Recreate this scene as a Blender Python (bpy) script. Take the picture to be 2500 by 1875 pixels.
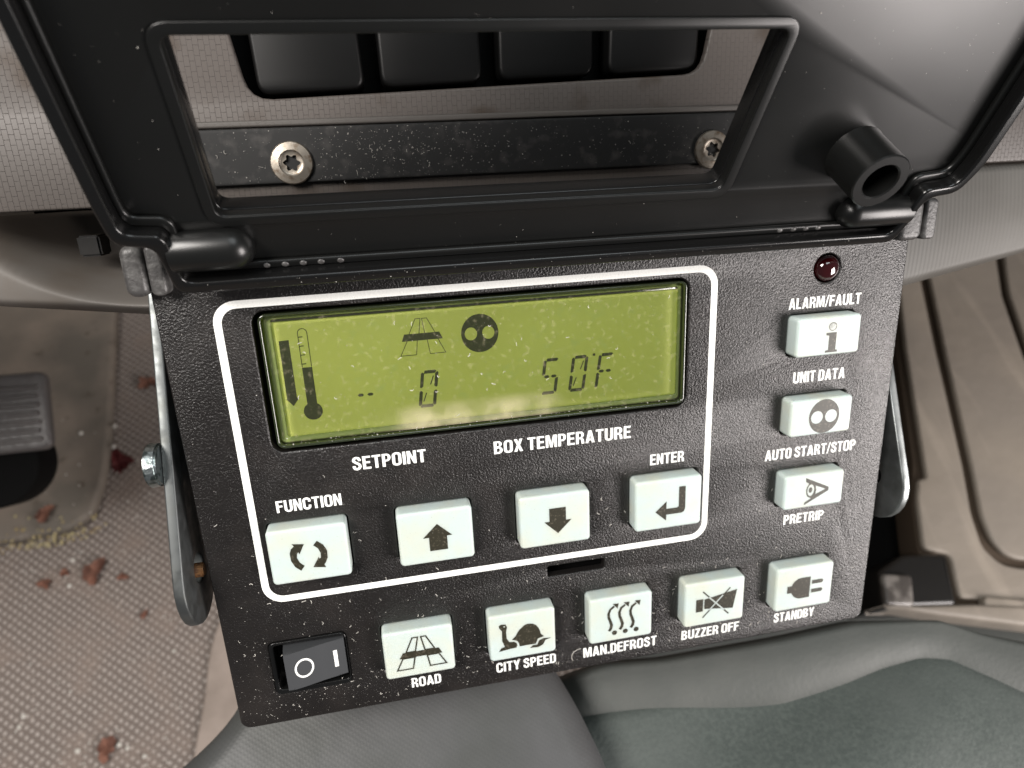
import bpy, bmesh, math, random
from mathutils import Vector, Matrix
from mathutils.geometry import tessellate_polygon

for o in list(bpy.data.objects):
    bpy.data.objects.remove(o)
sc = bpy.context.scene
COL = sc.collection
MM = 0.001

# ------------------------------------------------------------------ frames
# device frame in mm: x right, y up along the face, z out of the face; the face leans back 45 degrees
s2 = math.sqrt(0.5)
DEV = Matrix(((1, 0, 0, 0), (0, s2, -s2, 0), (0, s2, s2, 0.550), (0, 0, 0, 1)))


def dev(p):
    return DEV @ (Vector(p) * MM)


# ------------------------------------------------------------------ camera
Rrow = ((0.9796, -0.0472, 0.1930), (-0.1022, -0.9544, 0.2828), (0, 0, 0))
w_ = Vector((0.2959, -0.1858, -0.0760))
RM = Matrix.Rotation(w_.length, 3, w_.normalized())
Mc = RM @ Matrix.Diagonal((1, -1, -1))            # device axes -> camera axes (x right, y down, z forward)
tc = Vector((-0.5513, -0.1439, 1.2243)) * 130
Cdev = -(Mc.transposed() @ tc)
FPX = 1615.5                                        # focal length in pixels of the 2500 px wide photo
cam = bpy.data.cameras.new('camera')
camo = bpy.data.objects.new('camera', cam)
COL.objects.link(camo)
sc.camera = camo
Rd = DEV.to_3x3()
cx = Rd @ Vector(Mc[0]); cy = Rd @ (-Vector(Mc[1])); cz = Rd @ (-Vector(Mc[2]))
CW = dev(Cdev)
camo.matrix_world = Matrix(((cx.x, cy.x, cz.x, CW.x), (cx.y, cy.y, cz.y, CW.y), (cx.z, cy.z, cz.z, CW.z), (0, 0, 0, 1)))
cam.sensor_width = 36
cam.lens = FPX / 2500 * 36
cam.clip_start = 0.005
cam.clip_end = 50
cam.dof.use_dof = True
cam.dof.focus_distance = 0.172
cam.dof.aperture_fstop = 14.5

# ------------------------------------------------------------------ light
world = bpy.data.worlds.new('World')
sc.world = world
world.use_nodes = True
bg = world.node_tree.nodes['Background']
bg.inputs[0].default_value = (0.86, 0.93, 1.0, 1)
bg.inputs[1].default_value = 0.10
sc.view_settings.view_transform = 'Standard'
sc.view_settings.look = 'None'
sc.view_settings.exposure = 0.0
sc.view_settings.gamma = 1.0


def area(name, loc, target, sx, sy, power, color):
    l = bpy.data.lights.new(name, 'AREA')
    l.shape = 'RECTANGLE'; l.size = sx; l.size_y = sy
    l.energy = power; l.color = color
    o = bpy.data.objects.new(name, l)
    COL.objects.link(o)
    o.location = loc
    d = Vector(target) - Vector(loc)
    o.rotation_euler = d.to_track_quat('-Z', 'Y').to_euler()
    return o


TGT = dev((90, -60, 0))
area('right_window_light', TGT + Vector((0.84, -0.66, 0.24)), TGT + Vector((0.05, 0, 0.03)), 0.42, 0.60, 18.5, (1.0, 0.93, 0.90))
area('left_overhead_fill', Vector((-0.50, -0.14, 1.30)), Vector((-0.28, 0.0, 0.0)), 0.40, 0.36, 17.0, (1.0, 0.95, 0.90))  # unseen overhead lamp added to light the floor, leaving the toe board shaded
area('overhead_fill', TGT + Vector((0.15, 0.0, 1.05)), TGT + Vector((0.0, -0.05, 0)), 0.6, 0.45, 3.6, (0.92, 0.98, 1.0))  # unseen fill added above the panel, lights the face but not the lid


# ------------------------------------------------------------------ photo measurement helpers
def ray(sx, sy):
    d = Mc.transposed() @ Vector(((sx - 1250) / FPX, (sy - 937.5) / FPX, 1))
    return (Rd @ d).normalized()


def at(sx, sy, z):
    """world point at height z (m) seen at photo pixel (2500 px wide scale)"""
    d = ray(sx, sy)
    return CW + d * ((z - CW.z) / d.z)


def hit(sx, sy, p0, n):
    d = ray(sx, sy)
    return CW + d * (n.dot(p0 - CW) / n.dot(d))


# ------------------------------------------------------------------ materials
def mat(name, col, rough=0.5, spec=0.5, metal=0.0, bumps=(), var=None, sub=0.0, coat=0.0, rvar=None, emit=None):
    """bumps: (kind, scale per mm, strength, distance mm); var: list of (scale per mm, lo, hi, colour)"""
    m = bpy.data.materials.new(name)
    m.use_nodes = True
    nt = m.node_tree; N = nt.nodes; L = nt.links
    b = N['Principled BSDF']
    b.inputs['Base Color'].default_value = (*col, 1)
    b.inputs['Roughness'].default_value = rough
    b.inputs['Specular IOR Level'].default_value = spec
    b.inputs['Metallic'].default_value = metal
    if sub:
        b.inputs['Subsurface Weight'].default_value = sub
        b.inputs['Subsurface Radius'].default_value = (1, 1, 0.9)
        b.inputs['Subsurface Scale'].default_value = 0.0025
    if coat:
        b.inputs['Coat Weight'].default_value = coat
        b.inputs['Coat Roughness'].default_value = 0.08
    if emit:
        b.inputs['Emission Color'].default_value = (*emit[0], 1)
        b.inputs['Emission Strength'].default_value = emit[1]
    tc_ = N.new('ShaderNodeTexCoord')
    mp = N.new('ShaderNodeMapping')
    mp.inputs['Scale'].default_value = (1000, 1000, 1000)
    L.new(tc_.outputs['Object'], mp.inputs['Vector'])

    def tex(kind, scale):
        if kind == 'noise':
            t = N.new('ShaderNodeTexNoise'); t.inputs['Scale'].default_value = scale
            t.inputs['Detail'].default_value = 3
            L.new(mp.outputs[0], t.inputs['Vector']); return t.outputs['Fac']
        if kind == 'voronoi':
            t = N.new('ShaderNodeTexVoronoi'); t.inputs['Scale'].default_value = scale
            t.feature = 'SMOOTH_F1'; t.inputs['Smoothness'].default_value = 0.6
            L.new(mp.outputs[0], t.inputs['Vector']); return t.outputs['Distance']
        if kind == 'stretch':
            m2 = N.new('ShaderNodeMapping'); m2.inputs['Scale'].default_value = (1000, 150, 1000)
            L.new(tc_.outputs['Object'], m2.inputs['Vector'])
            t = N.new('ShaderNodeTexNoise'); t.inputs['Scale'].default_value = scale
            L.new(m2.outputs[0], t.inputs['Vector']); return t.outputs['Fac']
        if kind in ('ribs', 'ribsy'):
            t = N.new('ShaderNodeTexWave'); t.inputs['Scale'].default_value = scale
            t.bands_direction = 'X' if kind == 'ribs' else 'Y'
            t.inputs['Distortion'].default_value = 0.6
            t.inputs['Detail Scale'].default_value = 0.3
            L.new(mp.outputs[0], t.inputs['Vector']); return t.outputs['Fac']
        if kind in ('weave', 'weave2'):
            m2 = N.new('ShaderNodeMapping'); m2.inputs['Scale'].default_value = (1000, 1000, 1000)
            m2.inputs['Rotation'].default_value = (0, 0, math.radians(90 if kind == 'weave' else 62))
            L.new(tc_.outputs['Object'], m2.inputs['Vector'])
            t = N.new('ShaderNodeTexBrick'); t.inputs['Scale'].default_value = scale
            t.inputs['Mortar Size'].default_value = 0.02; t.inputs['Mortar Smooth'].default_value = 0.8
            t.inputs['Brick Width'].default_value = 0.75; t.inputs['Row Height'].default_value = 0.42
            t.inputs['Color1'].default_value = (1, 1, 1, 1); t.inputs['Color2'].default_value = (.6, .6, .6, 1)
            t.inputs['Mortar'].default_value = (0, 0, 0, 1)
            L.new(m2.outputs[0], t.inputs['Vector']); return t.outputs['Color']
        if kind == 'pits':
            m2 = N.new('ShaderNodeMapping'); m2.inputs['Scale'].default_value = (1000 * scale, 1000 * scale, 1000 * scale)
            m2.inputs['Rotation'].default_value = (0, 0, math.radians(38))
            L.new(tc_.outputs['Object'], m2.inputs['Vector'])
            nz = N.new('ShaderNodeTexNoise'); nz.inputs['Scale'].default_value = 0.6
            L.new(m2.outputs[0], nz.inputs['Vector'])
            mx = N.new('ShaderNodeMixRGB'); mx.blend_type = 'ADD'; mx.inputs[0].default_value = 0.35
            L.new(m2.outputs[0], mx.inputs[1]); L.new(nz.outputs['Color'], mx.inputs[2])
            sp = N.new('ShaderNodeSeparateXYZ'); L.new(mx.outputs[0], sp.inputs[0])
            r = []
            for k in (0, 1):
                f = N.new('ShaderNodeMath'); f.operation = 'SINE'
                g = N.new('ShaderNodeMath'); g.operation = 'MULTIPLY'; g.inputs[1].default_value = math.pi
                L.new(sp.outputs[k], g.inputs[0]); L.new(g.outputs[0], f.inputs[0])
                a = N.new('ShaderNodeMath'); a.operation = 'ABSOLUTE'; L.new(f.outputs[0], a.inputs[0]); r.append(a)
            q = N.new('ShaderNodeMath'); q.operation = 'MULTIPLY'
            L.new(r[0].outputs[0], q.inputs[0]); L.new(r[1].outputs[0], q.inputs[1])
            rp = N.new('ShaderNodeMapRange'); rp.inputs[1].default_value = 0.35; rp.inputs[2].default_value = 0.8
            rp.inputs[3].default_value = 1; rp.inputs[4].default_value = 0
            L.new(q.outputs[0], rp.inputs[0]); return rp.outputs[0]
    prev = None
    for kind, scale, strength, dist in bumps:
        bn = N.new('ShaderNodeBump')
        bn.inputs['Strength'].default_value = strength
        bn.inputs['Distance'].default_value = dist * MM
        L.new(tex(kind, scale), bn.inputs['Height'])
        if prev: L.new(prev, bn.inputs['Normal'])
        prev = bn.outputs[0]
    if prev:
        L.new(prev, b.inputs['Normal'])
    if var:
        cur = None
        for kind, scale, lo, hi, c2 in var:
            r = N.new('ShaderNodeMapRange')
            r.inputs[1].default_value = lo; r.inputs[2].default_value = hi
            L.new(tex(kind, scale), r.inputs[0])
            mx = N.new('ShaderNodeMixRGB')
            L.new(r.outputs[0], mx.inputs[0])
            if cur is None: mx.inputs[1].default_value = (*col, 1)
            else: L.new(cur, mx.inputs[1])
            mx.inputs[2].default_value = (*c2, 1)
            cur = mx.outputs[0]
        L.new(cur, b.inputs['Base Color'])
    if rvar:
        r = N.new('ShaderNodeMapRange')
        r.inputs[1].default_value = 0.35; r.inputs[2].default_value = 0.65
        r.inputs[3].default_value = rvar[1]; r.inputs[4].default_value = rvar[2]
        L.new(tex('noise', rvar[0]), r.inputs[0]); L.new(r.outputs[0], b.inputs['Roughness'])
    return m


M = {}
M['housing'] = mat('textured_black_plastic', (0.0095, 0.0083, 0.0078), 0.34, 0.55,
                   bumps=(('noise', 1.7, 1.0, 0.24), ('noise', 3.0, 1.0, 0.10)),
                   var=(('noise', 0.05, 0.5, 0.8, (0.020, 0.017, 0.0155)),), rvar=(0.04, 0.25, 0.34))
M['lid'] = mat('satin_black_plastic', (0.0055, 0.0057, 0.0055), 0.36, 0.42, bumps=(('noise', 3.0, 0.10, 0.03),), rvar=(0.03, 0.29, 0.34))
M['gloss'] = mat('gloss_black_plastic', (0.005, 0.005, 0.005), 0.22, 0.5, bumps=(('noise', 0.8, 0.05, 0.03),))
M['cap'] = mat('worn_black_plastic', (0.045, 0.043, 0.042), 0.42, 0.5, bumps=(('noise', 1.2, 0.6, 0.2),), var=(('noise', 0.5, 0.45, 0.7, (0.10, 0.098, 0.095)),))
M['void'] = mat('dark_inside', (0.003, 0.003, 0.003), 0.8, 0.1)
M['ink'] = mat('white_print', (0.80, 0.81, 0.78), 0.5, 0.4, bumps=(('noise', 1.5, 0.30, 0.2),), var=(('noise', 3.0, 0.66, 0.75, (0.35, 0.34, 0.33)),))
M['rubber'] = mat('pale_silicone', (0.47, 0.545, 0.525), 0.42, 0.4, sub=0.6, bumps=(('noise', 4.0, 0.10, 0.05),),
                  var=(('noise', 0.12, 0.40, 0.70, (0.50, 0.53, 0.46)), ('noise', 2.0, 0.64, 0.76, (0.36, 0.38, 0.35))))
M['icon'] = mat('dark_print', (0.022, 0.020, 0.012), 0.45, 0.4, var=(('noise', 1.6, 0.56, 0.70, (0.085, 0.075, 0.055)),))
M['lcd'] = mat('green_lcd', (0.55, 0.56, 0.16), 0.42, 0.3, var=(('noise', 0.035, 0.35, 0.7, (0.58, 0.60, 0.19)), ('noise', 0.3, 0.58, 0.80, (0.52, 0.57, 0.22))),
               emit=((0.34, 0.46, 0.035), 0.24))
M['seg'] = mat('lcd_segment', (0.055, 0.070, 0.030), 0.5, 0.3, var=(('noise', 1.0, 0.55, 0.7, (0.09, 0.11, 0.045)),))
M['lensedge'] = mat('lens_edge_display_green', (0.30, 0.38, 0.12), 0.16, 0.6, coat=0.6)  # green of refracted display light put into the edge colour
M['lensrim'] = mat('dark_lens_rim', (0.02, 0.026, 0.012), 0.10, 0.7, coat=0.7)
M['led'] = mat('dark_red_lens', (0.022, 0.001, 0.0015), 0.06, 0.8, coat=0.8)
M['rocker'] = mat('rocker_black_plastic', (0.045, 0.047, 0.050), 0.38, 0.5, bumps=(('noise', 3.0, 0.12, 0.05),))
M['steel'] = mat('galvanised_steel', (0.105, 0.112, 0.112), 0.40, 0.5, metal=0.8, bumps=(('noise', 0.5, 0.05, 0.06),),
                 var=(('noise', 0.18, 0.5, 0.75, (0.10, 0.105, 0.10)),), rvar=(0.3, 0.36, 0.55))
M['steel_pale'] = mat('bright_steel', (0.30, 0.32, 0.32), 0.3, 0.5, metal=0.9, var=(('noise', 0.12, 0.40, 0.70, (0.17, 0.18, 0.175)),), rvar=(0.1, 0.30, 0.42))
M['zinc'] = mat('zinc_bolt', (0.46, 0.51, 0.51), 0.32, 0.5, metal=1.0, bumps=(('noise', 0.6, 0.6, 0.5),), var=(('noise', 0.5, 0.5, 0.62, (0.16, 0.19, 0.18)),))
M['rust'] = mat('rusty_brass', (0.24, 0.12, 0.05), 0.5, 0.4, metal=0.4, var=(('noise', 0.8, 0.45, 0.65, (0.10, 0.05, 0.03)),))
M['screw'] = mat('tarnished_screw', (0.36, 0.32, 0.27), 0.42, 0.5, metal=0.85, bumps=(('noise', 1.0, 0.25, 0.15),), var=(('noise', 0.6, 0.5, 0.75, (0.17, 0.12, 0.08)),))
M['plate'] = mat('dusty_black_metal', (0.013, 0.013, 0.013), 0.6, 0.25, bumps=(('noise', 1.0, 0.10, 0.08),), var=(('noise', 0.25, 0.55, 0.8, (0.045, 0.042, 0.04)),))
M['trim'] = mat('grey_weave_trim', (0.075, 0.064, 0.057), 0.48, 0.45, bumps=(('weave', 0.30, 0.55, 0.25), ('noise', 2.0, 0.15, 0.05)),
                var=(('noise', 0.06, 0.56, 0.72, (0.040, 0.026, 0.016)), ('weave', 0.30, 0.35, 0.0, (0.035, 0.030, 0.028))))
M['dash'] = mat('grey_dash_plastic', (0.072, 0.065, 0.059), 0.55, 0.4, bumps=(('weave2', 0.22, 0.28, 0.25), ('noise', 0.8, 0.2, 0.2)), var=(('noise', 0.02, 0.45, 0.7, (0.090, 0.080, 0.071)),))
M['dashplain'] = mat('grey_plain_dash_plastic', (0.11, 0.10, 0.09), 0.55, 0.35, bumps=(('noise', 1.5, 0.15, 0.1),), var=(('noise', 0.04, 0.5, 0.72, (0.09, 0.075, 0.062)),))
M['dashlow'] = mat('grey_ribbed_dash_plastic', (0.095, 0.089, 0.079), 0.55, 0.35, bumps=(('ribs', 0.20, 0.16, 0.4), ('noise', 1.5, 0.1, 0.1)),
                   var=(('noise', 0.03, 0.45, 0.7, (0.115, 0.110, 0.100)),))
M['blank'] = mat('black_switch_blank', (0.0035, 0.0035, 0.0035), 0.4, 0.22)
M['floor'] = mat('dimpled_floor_mat', (0.38, 0.34, 0.312), 0.75, 0.25, bumps=(('pits', 0.17, 0.8, 1.8), ('noise', 0.4, 0.3, 0.8)),
                 var=(('pits', 0.17, -0.15, 0.9, (0.14, 0.115, 0.10)), ('noise', 0.018, 0.50, 0.75, (0.22, 0.175, 0.148)), ('noise', 0.25, 0.62, 0.78, (0.36, 0.31, 0.27))))
M['floorplain'] = mat('worn_floor_rubber', (0.27, 0.225, 0.195), 0.7, 0.3, bumps=(('noise', 0.3, 0.3, 0.8),), var=(('noise', 0.03, 0.45, 0.7, (0.20, 0.165, 0.14)),))
M['toe'] = mat('dirty_grey_toe_board', (0.12, 0.105, 0.088), 0.62, 0.35, bumps=(('noise', 0.12, 0.25, 1.5),),
               var=(('noise', 0.012, 0.42, 0.62, (0.20, 0.165, 0.135)), ('noise', 0.10, 0.62, 0.78, (0.075, 0.058, 0.042))))
M['tunnel'] = mat('tan_vinyl_cover', (0.205, 0.180, 0.152), 0.55, 0.4, bumps=(('noise', 0.05, 0.3, 3.0), ('noise', 0.5, 0.2, 0.5)),
                  var=(('noise', 0.010, 0.42, 0.62, (0.23, 0.20, 0.165)), ('stretch', 0.05, 0.58, 0.72, (0.27, 0.235, 0.195))))
M['groove'] = mat('dark_groove', (0.055, 0.040, 0.028), 0.8, 0.2)
M['blackmould'] = mat('black_moulded_plastic', (0.012, 0.011, 0.010), 0.32, 0.5, bumps=(('noise', 0.3, 0.1, 0.3),))
M['latch'] = mat('lit_face_grey', (0.07, 0.062, 0.056), 0.28, 0.5, bumps=(('noise', 0.2, 0.3, 1.0),), var=(('noise', 0.08, 0.45, 0.6, (0.18, 0.165, 0.15)),))  # paler grey paints the light falling on the black block's face
M['seat'] = mat('green_grey_seat_fabric', (0.054, 0.065, 0.060), 0.65, 0.25, bumps=(('noise', 0.7, 0.4, 0.5), ('noise', 0.02, 0.5, 6.0)),
                var=(('noise', 0.6, 0.40, 0.64, (0.070, 0.083, 0.076)), ('noise', 0.02, 0.45, 0.7, (0.075, 0.086, 0.080))))
M['vinyl'] = mat('grey_vinyl', (0.062, 0.067, 0.062), 0.55, 0.35, bumps=(('noise', 0.5, 0.25, 0.5),), var=(('noise', 0.03, 0.45, 0.7, (0.078, 0.082, 0.076)),))
M['bolster'] = mat('grey_mesh_vinyl', (0.048, 0.050, 0.047), 0.48, 0.35, bumps=(('pits', 0.7, 0.12, 0.2), ('noise', 0.03, 0.3, 4.0)), var=(('noise', 0.02, 0.4, 0.7, (0.070, 0.070, 0.072)),))
M['pedal'] = mat('worn_pedal_rubber', (0.09, 0.082, 0.080), 0.38, 0.5, bumps=(('noise', 0.15, 0.4, 1.5),), var=(('noise', 0.05, 0.5, 0.7, (0.10, 0.088, 0.083)),))
M['leaf'] = mat('dry_leaf', (0.34, 0.17, 0.12), 0.75, 0.3, bumps=(('noise', 0.3, 0.6, 1.0),), var=(('noise', 0.12, 0.4, 0.65, (0.16, 0.075, 0.055)),))
M['redleaf'] = mat('dark_red_leaf', (0.16, 0.035, 0.035), 0.7, 0.3, bumps=(('noise', 0.3, 0.6, 1.0),), var=(('noise', 0.12, 0.4, 0.65, (0.09, 0.02, 0.02)),))
M['moss'] = mat('dry_moss_crumbs', (0.42, 0.37, 0.21), 0.9, 0.1, var=(('noise', 0.08, 0.45, 0.6, (0.30, 0.22, 0.10)),))
M['dustdim'] = mat('grey_dust', (0.28, 0.27, 0.25), 0.9, 0.1)
M['dust'] = mat('pale_dust', (0.50, 0.48, 0.44), 0.9, 0.1)


def glass_mat():
    """clear window with a thin uneven dust film and a cream reflection painted low at its centre"""
    m = bpy.data.materials.new('clear_cover')
    m.use_nodes = True
    N = m.node_tree.nodes; L = m.node_tree.links
    N.remove(N['Principled BSDF'])
    out = N['Material Output']
    tr = N.new('ShaderNodeBsdfTransparent'); tr.inputs[0].default_value = (0.97, 0.98, 0.95, 1)
    gl = N.new('ShaderNodeBsdfGlossy'); gl.inputs['Roughness'].default_value = 0.10
    fr = N.new('ShaderNodeFresnel'); fr.inputs[0].default_value = 1.5
    mx = N.new('ShaderNodeMixShader')
    L.new(fr.outputs[0], mx.inputs[0]); L.new(tr.outputs[0], mx.inputs[1]); L.new(gl.outputs[0], mx.inputs[2])
    tc2 = N.new('ShaderNodeTexCoord'); sp = N.new('ShaderNodeSeparateXYZ'); L.new(tc2.outputs['Object'], sp.inputs[0])
    mp = N.new('ShaderNodeMapping'); mp.inputs['Scale'].default_value = (1000, 1000, 1000); L.new(tc2.outputs['Object'], mp.inputs[0])

    def rng(src, a, b, c, d):
        r = N.new('ShaderNodeMapRange'); r.interpolation_type = 'SMOOTHSTEP'
        for k, v in zip((1, 2, 3, 4), (a, b, c, d)): r.inputs[k].default_value = v
        L.new(src, r.inputs[0]); return r.outputs[0]

    def mul(a, b):
        q = N.new('ShaderNodeMath'); q.operation = 'MULTIPLY'; L.new(a, q.inputs[0]); L.new(b, q.inputs[1]); return q.outputs[0]
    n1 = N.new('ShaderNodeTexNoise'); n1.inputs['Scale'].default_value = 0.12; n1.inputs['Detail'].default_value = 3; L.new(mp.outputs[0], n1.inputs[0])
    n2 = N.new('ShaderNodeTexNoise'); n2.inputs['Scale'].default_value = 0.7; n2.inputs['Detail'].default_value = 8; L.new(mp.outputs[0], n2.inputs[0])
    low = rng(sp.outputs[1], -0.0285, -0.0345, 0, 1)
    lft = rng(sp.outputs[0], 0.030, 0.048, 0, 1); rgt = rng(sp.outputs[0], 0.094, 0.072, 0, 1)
    painted_reflection = mul(mul(mul(low, lft), rgt), rng(n1.outputs[0], 0.30, 0.70, 0.12, 0.48))  # cream reflection painted as a diffuse patch at the lower centre
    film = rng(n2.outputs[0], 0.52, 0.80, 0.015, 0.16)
    ad = N.new('ShaderNodeMath'); ad.operation = 'MAXIMUM'; L.new(painted_reflection, ad.inputs[0]); L.new(film, ad.inputs[1])
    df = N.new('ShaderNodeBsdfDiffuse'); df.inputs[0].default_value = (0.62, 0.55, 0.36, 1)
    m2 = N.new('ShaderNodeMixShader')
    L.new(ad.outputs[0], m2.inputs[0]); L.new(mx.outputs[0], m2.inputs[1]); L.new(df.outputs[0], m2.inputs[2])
    L.new(m2.outputs[0], out.inputs[0])
    return m


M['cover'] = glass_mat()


# ------------------------------------------------------------------ building helpers
def link(name, me, material, parent=None, matrix=None):
    o = bpy.data.objects.new(name, me)
    COL.objects.link(o)
    if material: me.materials.clear(); me.materials.append(material)
    if parent is not None: o.parent = parent
    if matrix is not None:
        o.matrix_local = matrix
    return o


def root(name, label, cat, matrix, group=None):
    o = bpy.data.objects.new(name, None)
    o.empty_display_size = 0.01
    COL.objects.link(o)
    o.matrix_world = matrix
    tag(o, label, cat, group)
    return o


def tag(o, label=None, cat=None, group=None, kind=None):
    if label: o['label'] = label
    if cat: o['category'] = cat
    if group: o['group'] = group
    if kind: o['kind'] = kind
    return o


def smooth(me, ang=35):
    for p in me.polygons: p.use_smooth = True
    me.set_sharp_from_angle(angle=math.radians(ang))


def rr(x0, y0, x1, y1, r=1.0, n=6, rs=None):
    """rounded rectangle; rs = radii for corners (x1,y1),(x0,y1),(x0,y0),(x1,y0)"""
    if x0 > x1: x0, x1 = x1, x0
    r = min(r, (x1 - x0) * .45, abs(y1 - y0) * .45)
    if y0 > y1: y0, y1 = y1, y0
    rs = rs or (r, r, r, r)
    P = []
    for (cx_, cy_, a0, q) in ((x1 - rs[0], y1 - rs[0], 0, rs[0]), (x0 + rs[1], y1 - rs[1], 90, rs[1]),
                              (x0 + rs[2], y0 + rs[2], 180, rs[2]), (x1 - rs[3], y0 + rs[3], 270, rs[3])):
        if q < 1e-6:
            P.append((cx_, cy_)); continue
        for i in range(n + 1):
            a = math.radians(a0 + 90 * i / n)
            P.append((cx_ + q * math.cos(a), cy_ + q * math.sin(a)))
    return P


def circ(cx_, cy_, r, n=28, ry=None):
    ry = ry or r
    return [(cx_ + r * math.cos(2 * math.pi * i / n), cy_ + ry * math.sin(2 * math.pi * i / n)) for i in range(n)]


def round_path(pts, r=1.0, n=4, closed=True):
    """fillet the corners of a polygon"""
    out = []
    m = len(pts)
    for i in range(m):
        p = Vector(pts[i][:2]).to_3d()
        if not closed and i in (0, m - 1):
            out.append((p.x, p.y)); continue
        a = Vector(pts[i - 1][:2]).to_3d(); b = Vector(pts[(i + 1) % m][:2]).to_3d()
        da = (a - p); db = (b - p)
        q = min(r, da.length * 0.45, db.length * 0.45)
        A = p + da.normalized() * q; B = p + db.normalized() * q
        for k in range(n + 1):
            t = k / n
            v = A * (1 - t) ** 2 + p * 2 * t * (1 - t) + B * t * t
            out.append((v.x, v.y))
    return out


def plate(name, contours, z0, z1, bev=0.0, material=None, parent=None, matrix=None, res=2, ang=35, make=True):
    """solid slab between z0 and z1 (mm) from 2D contours (first outer, others holes) with rounded rims"""
    cu = bpy.data.curves.new('tmp', 'CURVE')
    cu.dimensions = '2D'; cu.fill_mode = 'BOTH'
    for c in contours:
        s = cu.splines.new('POLY'); s.points.add(len(c) - 1)
        for i, p in enumerate(c): s.points[i].co = (p[0], p[1], 0, 1)
        s.use_cyclic_u = True
    h = (z1 - z0) / 2
    cu.extrude = max(h - bev, 0.0); cu.bevel_depth = bev; cu.bevel_resolution = res; cu.offset = -bev
    o = bpy.data.objects.new('tmp', cu)
    COL.objects.link(o)
    dg = bpy.context.evaluated_depsgraph_get()
    me = bpy.data.meshes.new_from_object(o.evaluated_get(dg))
    bpy.data.objects.remove(o); bpy.data.curves.remove(cu)
    me.transform(Matrix.Translation((0, 0, (z0 + z1) / 2 * MM)) @ Matrix.Scale(MM, 4))
    bm = bmesh.new(); bm.from_mesh(me)
    bmesh.ops.remove_doubles(bm, verts=bm.verts, dist=1e-6)
    bmesh.ops.recalc_face_normals(bm, faces=bm.faces)
    bm.to_mesh(me); bm.free()
    smooth(me, ang)
    me.name = name
    if not make: return me
    return link(name, me, material, parent, matrix)


def flat_bm(bm, shapes, z, step=0.006):
    """shapes: list of contour lists; each is tessellated at z (mm), successive shapes a hair higher"""
    for k, cs in enumerate(shapes):
        vl = [[Vector((p[0], p[1], 0)) for p in c] for c in cs]
        tris = tessellate_polygon(vl)
        flatv = [p for c in vl for p in c]
        vs = [bm.verts.new((p.x * MM, p.y * MM, (z + k * step) * MM)) for p in flatv]
        for t in tris:
            a, b, c = (vs[i] for i in t)
            nz = (b.co - a.co).cross(c.co - a.co).z
            if abs(nz) < 1e-16: continue
            try: bm.faces.new((a, b, c) if nz > 0 else (a, c, b))
            except ValueError: pass


def decal(name, shapes, z, material, parent, matrix=None, step=0.006):
    bm = bmesh.new(); flat_bm(bm, shapes, z, step)
    me = bpy.data.meshes.new(name); bm.to_mesh(me); bm.free()
    return link(name, me, material, parent, matrix)


def stroke(path, w, closed=False):
    """constant-width outline of a polyline as one contour (or two when closed)"""
    n = len(path); L, Rr = [], []
    P = [Vector((p[0], p[1])) for p in path]
    for i in range(n):
        if closed: a, b = P[i - 1], P[(i + 1) % n]
        else: a, b = P[max(i - 1, 0)], P[min(i + 1, n - 1)]
        d1 = (P[i] - a); d2 = (b - P[i])
        d1 = d1.normalized() if d1.length > 1e-9 else d2.normalized()
        d2 = d2.normalized() if d2.length > 1e-9 else d1
        t = (d1 + d2).normalized(); nn = Vector((-t.y, t.x))
        k = 1 / max(0.35, nn.dot(Vector((-d1.y, d1.x))))
        ww = w[i] if isinstance(w, (list, tuple)) else w
        L.append(P[i] + nn * ww / 2 * k); Rr.append(P[i] - nn * ww / 2 * k)
    if closed: return [[tuple(p) for p in L], [tuple(p) for p in Rr]]
    return [tuple(p) for p in L] + [tuple(p) for p in reversed(Rr)]


def from_bm(name, bm, material, parent=None, matrix=None, ang=35, scale=MM):
    bmesh.ops.recalc_face_normals(bm, faces=bm.faces)
    me = bpy.data.meshes.new(name)
    bm.to_mesh(me); bm.free()
    if scale != 1: me.transform(Matrix.Scale(scale, 4))
    smooth(me, ang)
    return link(name, me, material, parent, matrix)


def box_bm(bm, x0, y0, z0, x1, y1, z1):
    v = [bm.verts.new(p) for p in ((x0, y0, z0), (x1, y0, z0), (x1, y1, z0), (x0, y1, z0), (x0, y0, z1), (x1, y0, z1), (x1, y1, z1), (x0, y1, z1))]
    for f in ((0, 3, 2, 1), (4, 5, 6, 7), (0, 1, 5, 4), (1, 2, 6, 5), (2, 3, 7, 6), (3, 0, 4, 7)):
        bm.faces.new([v[i] for i in f])


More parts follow.
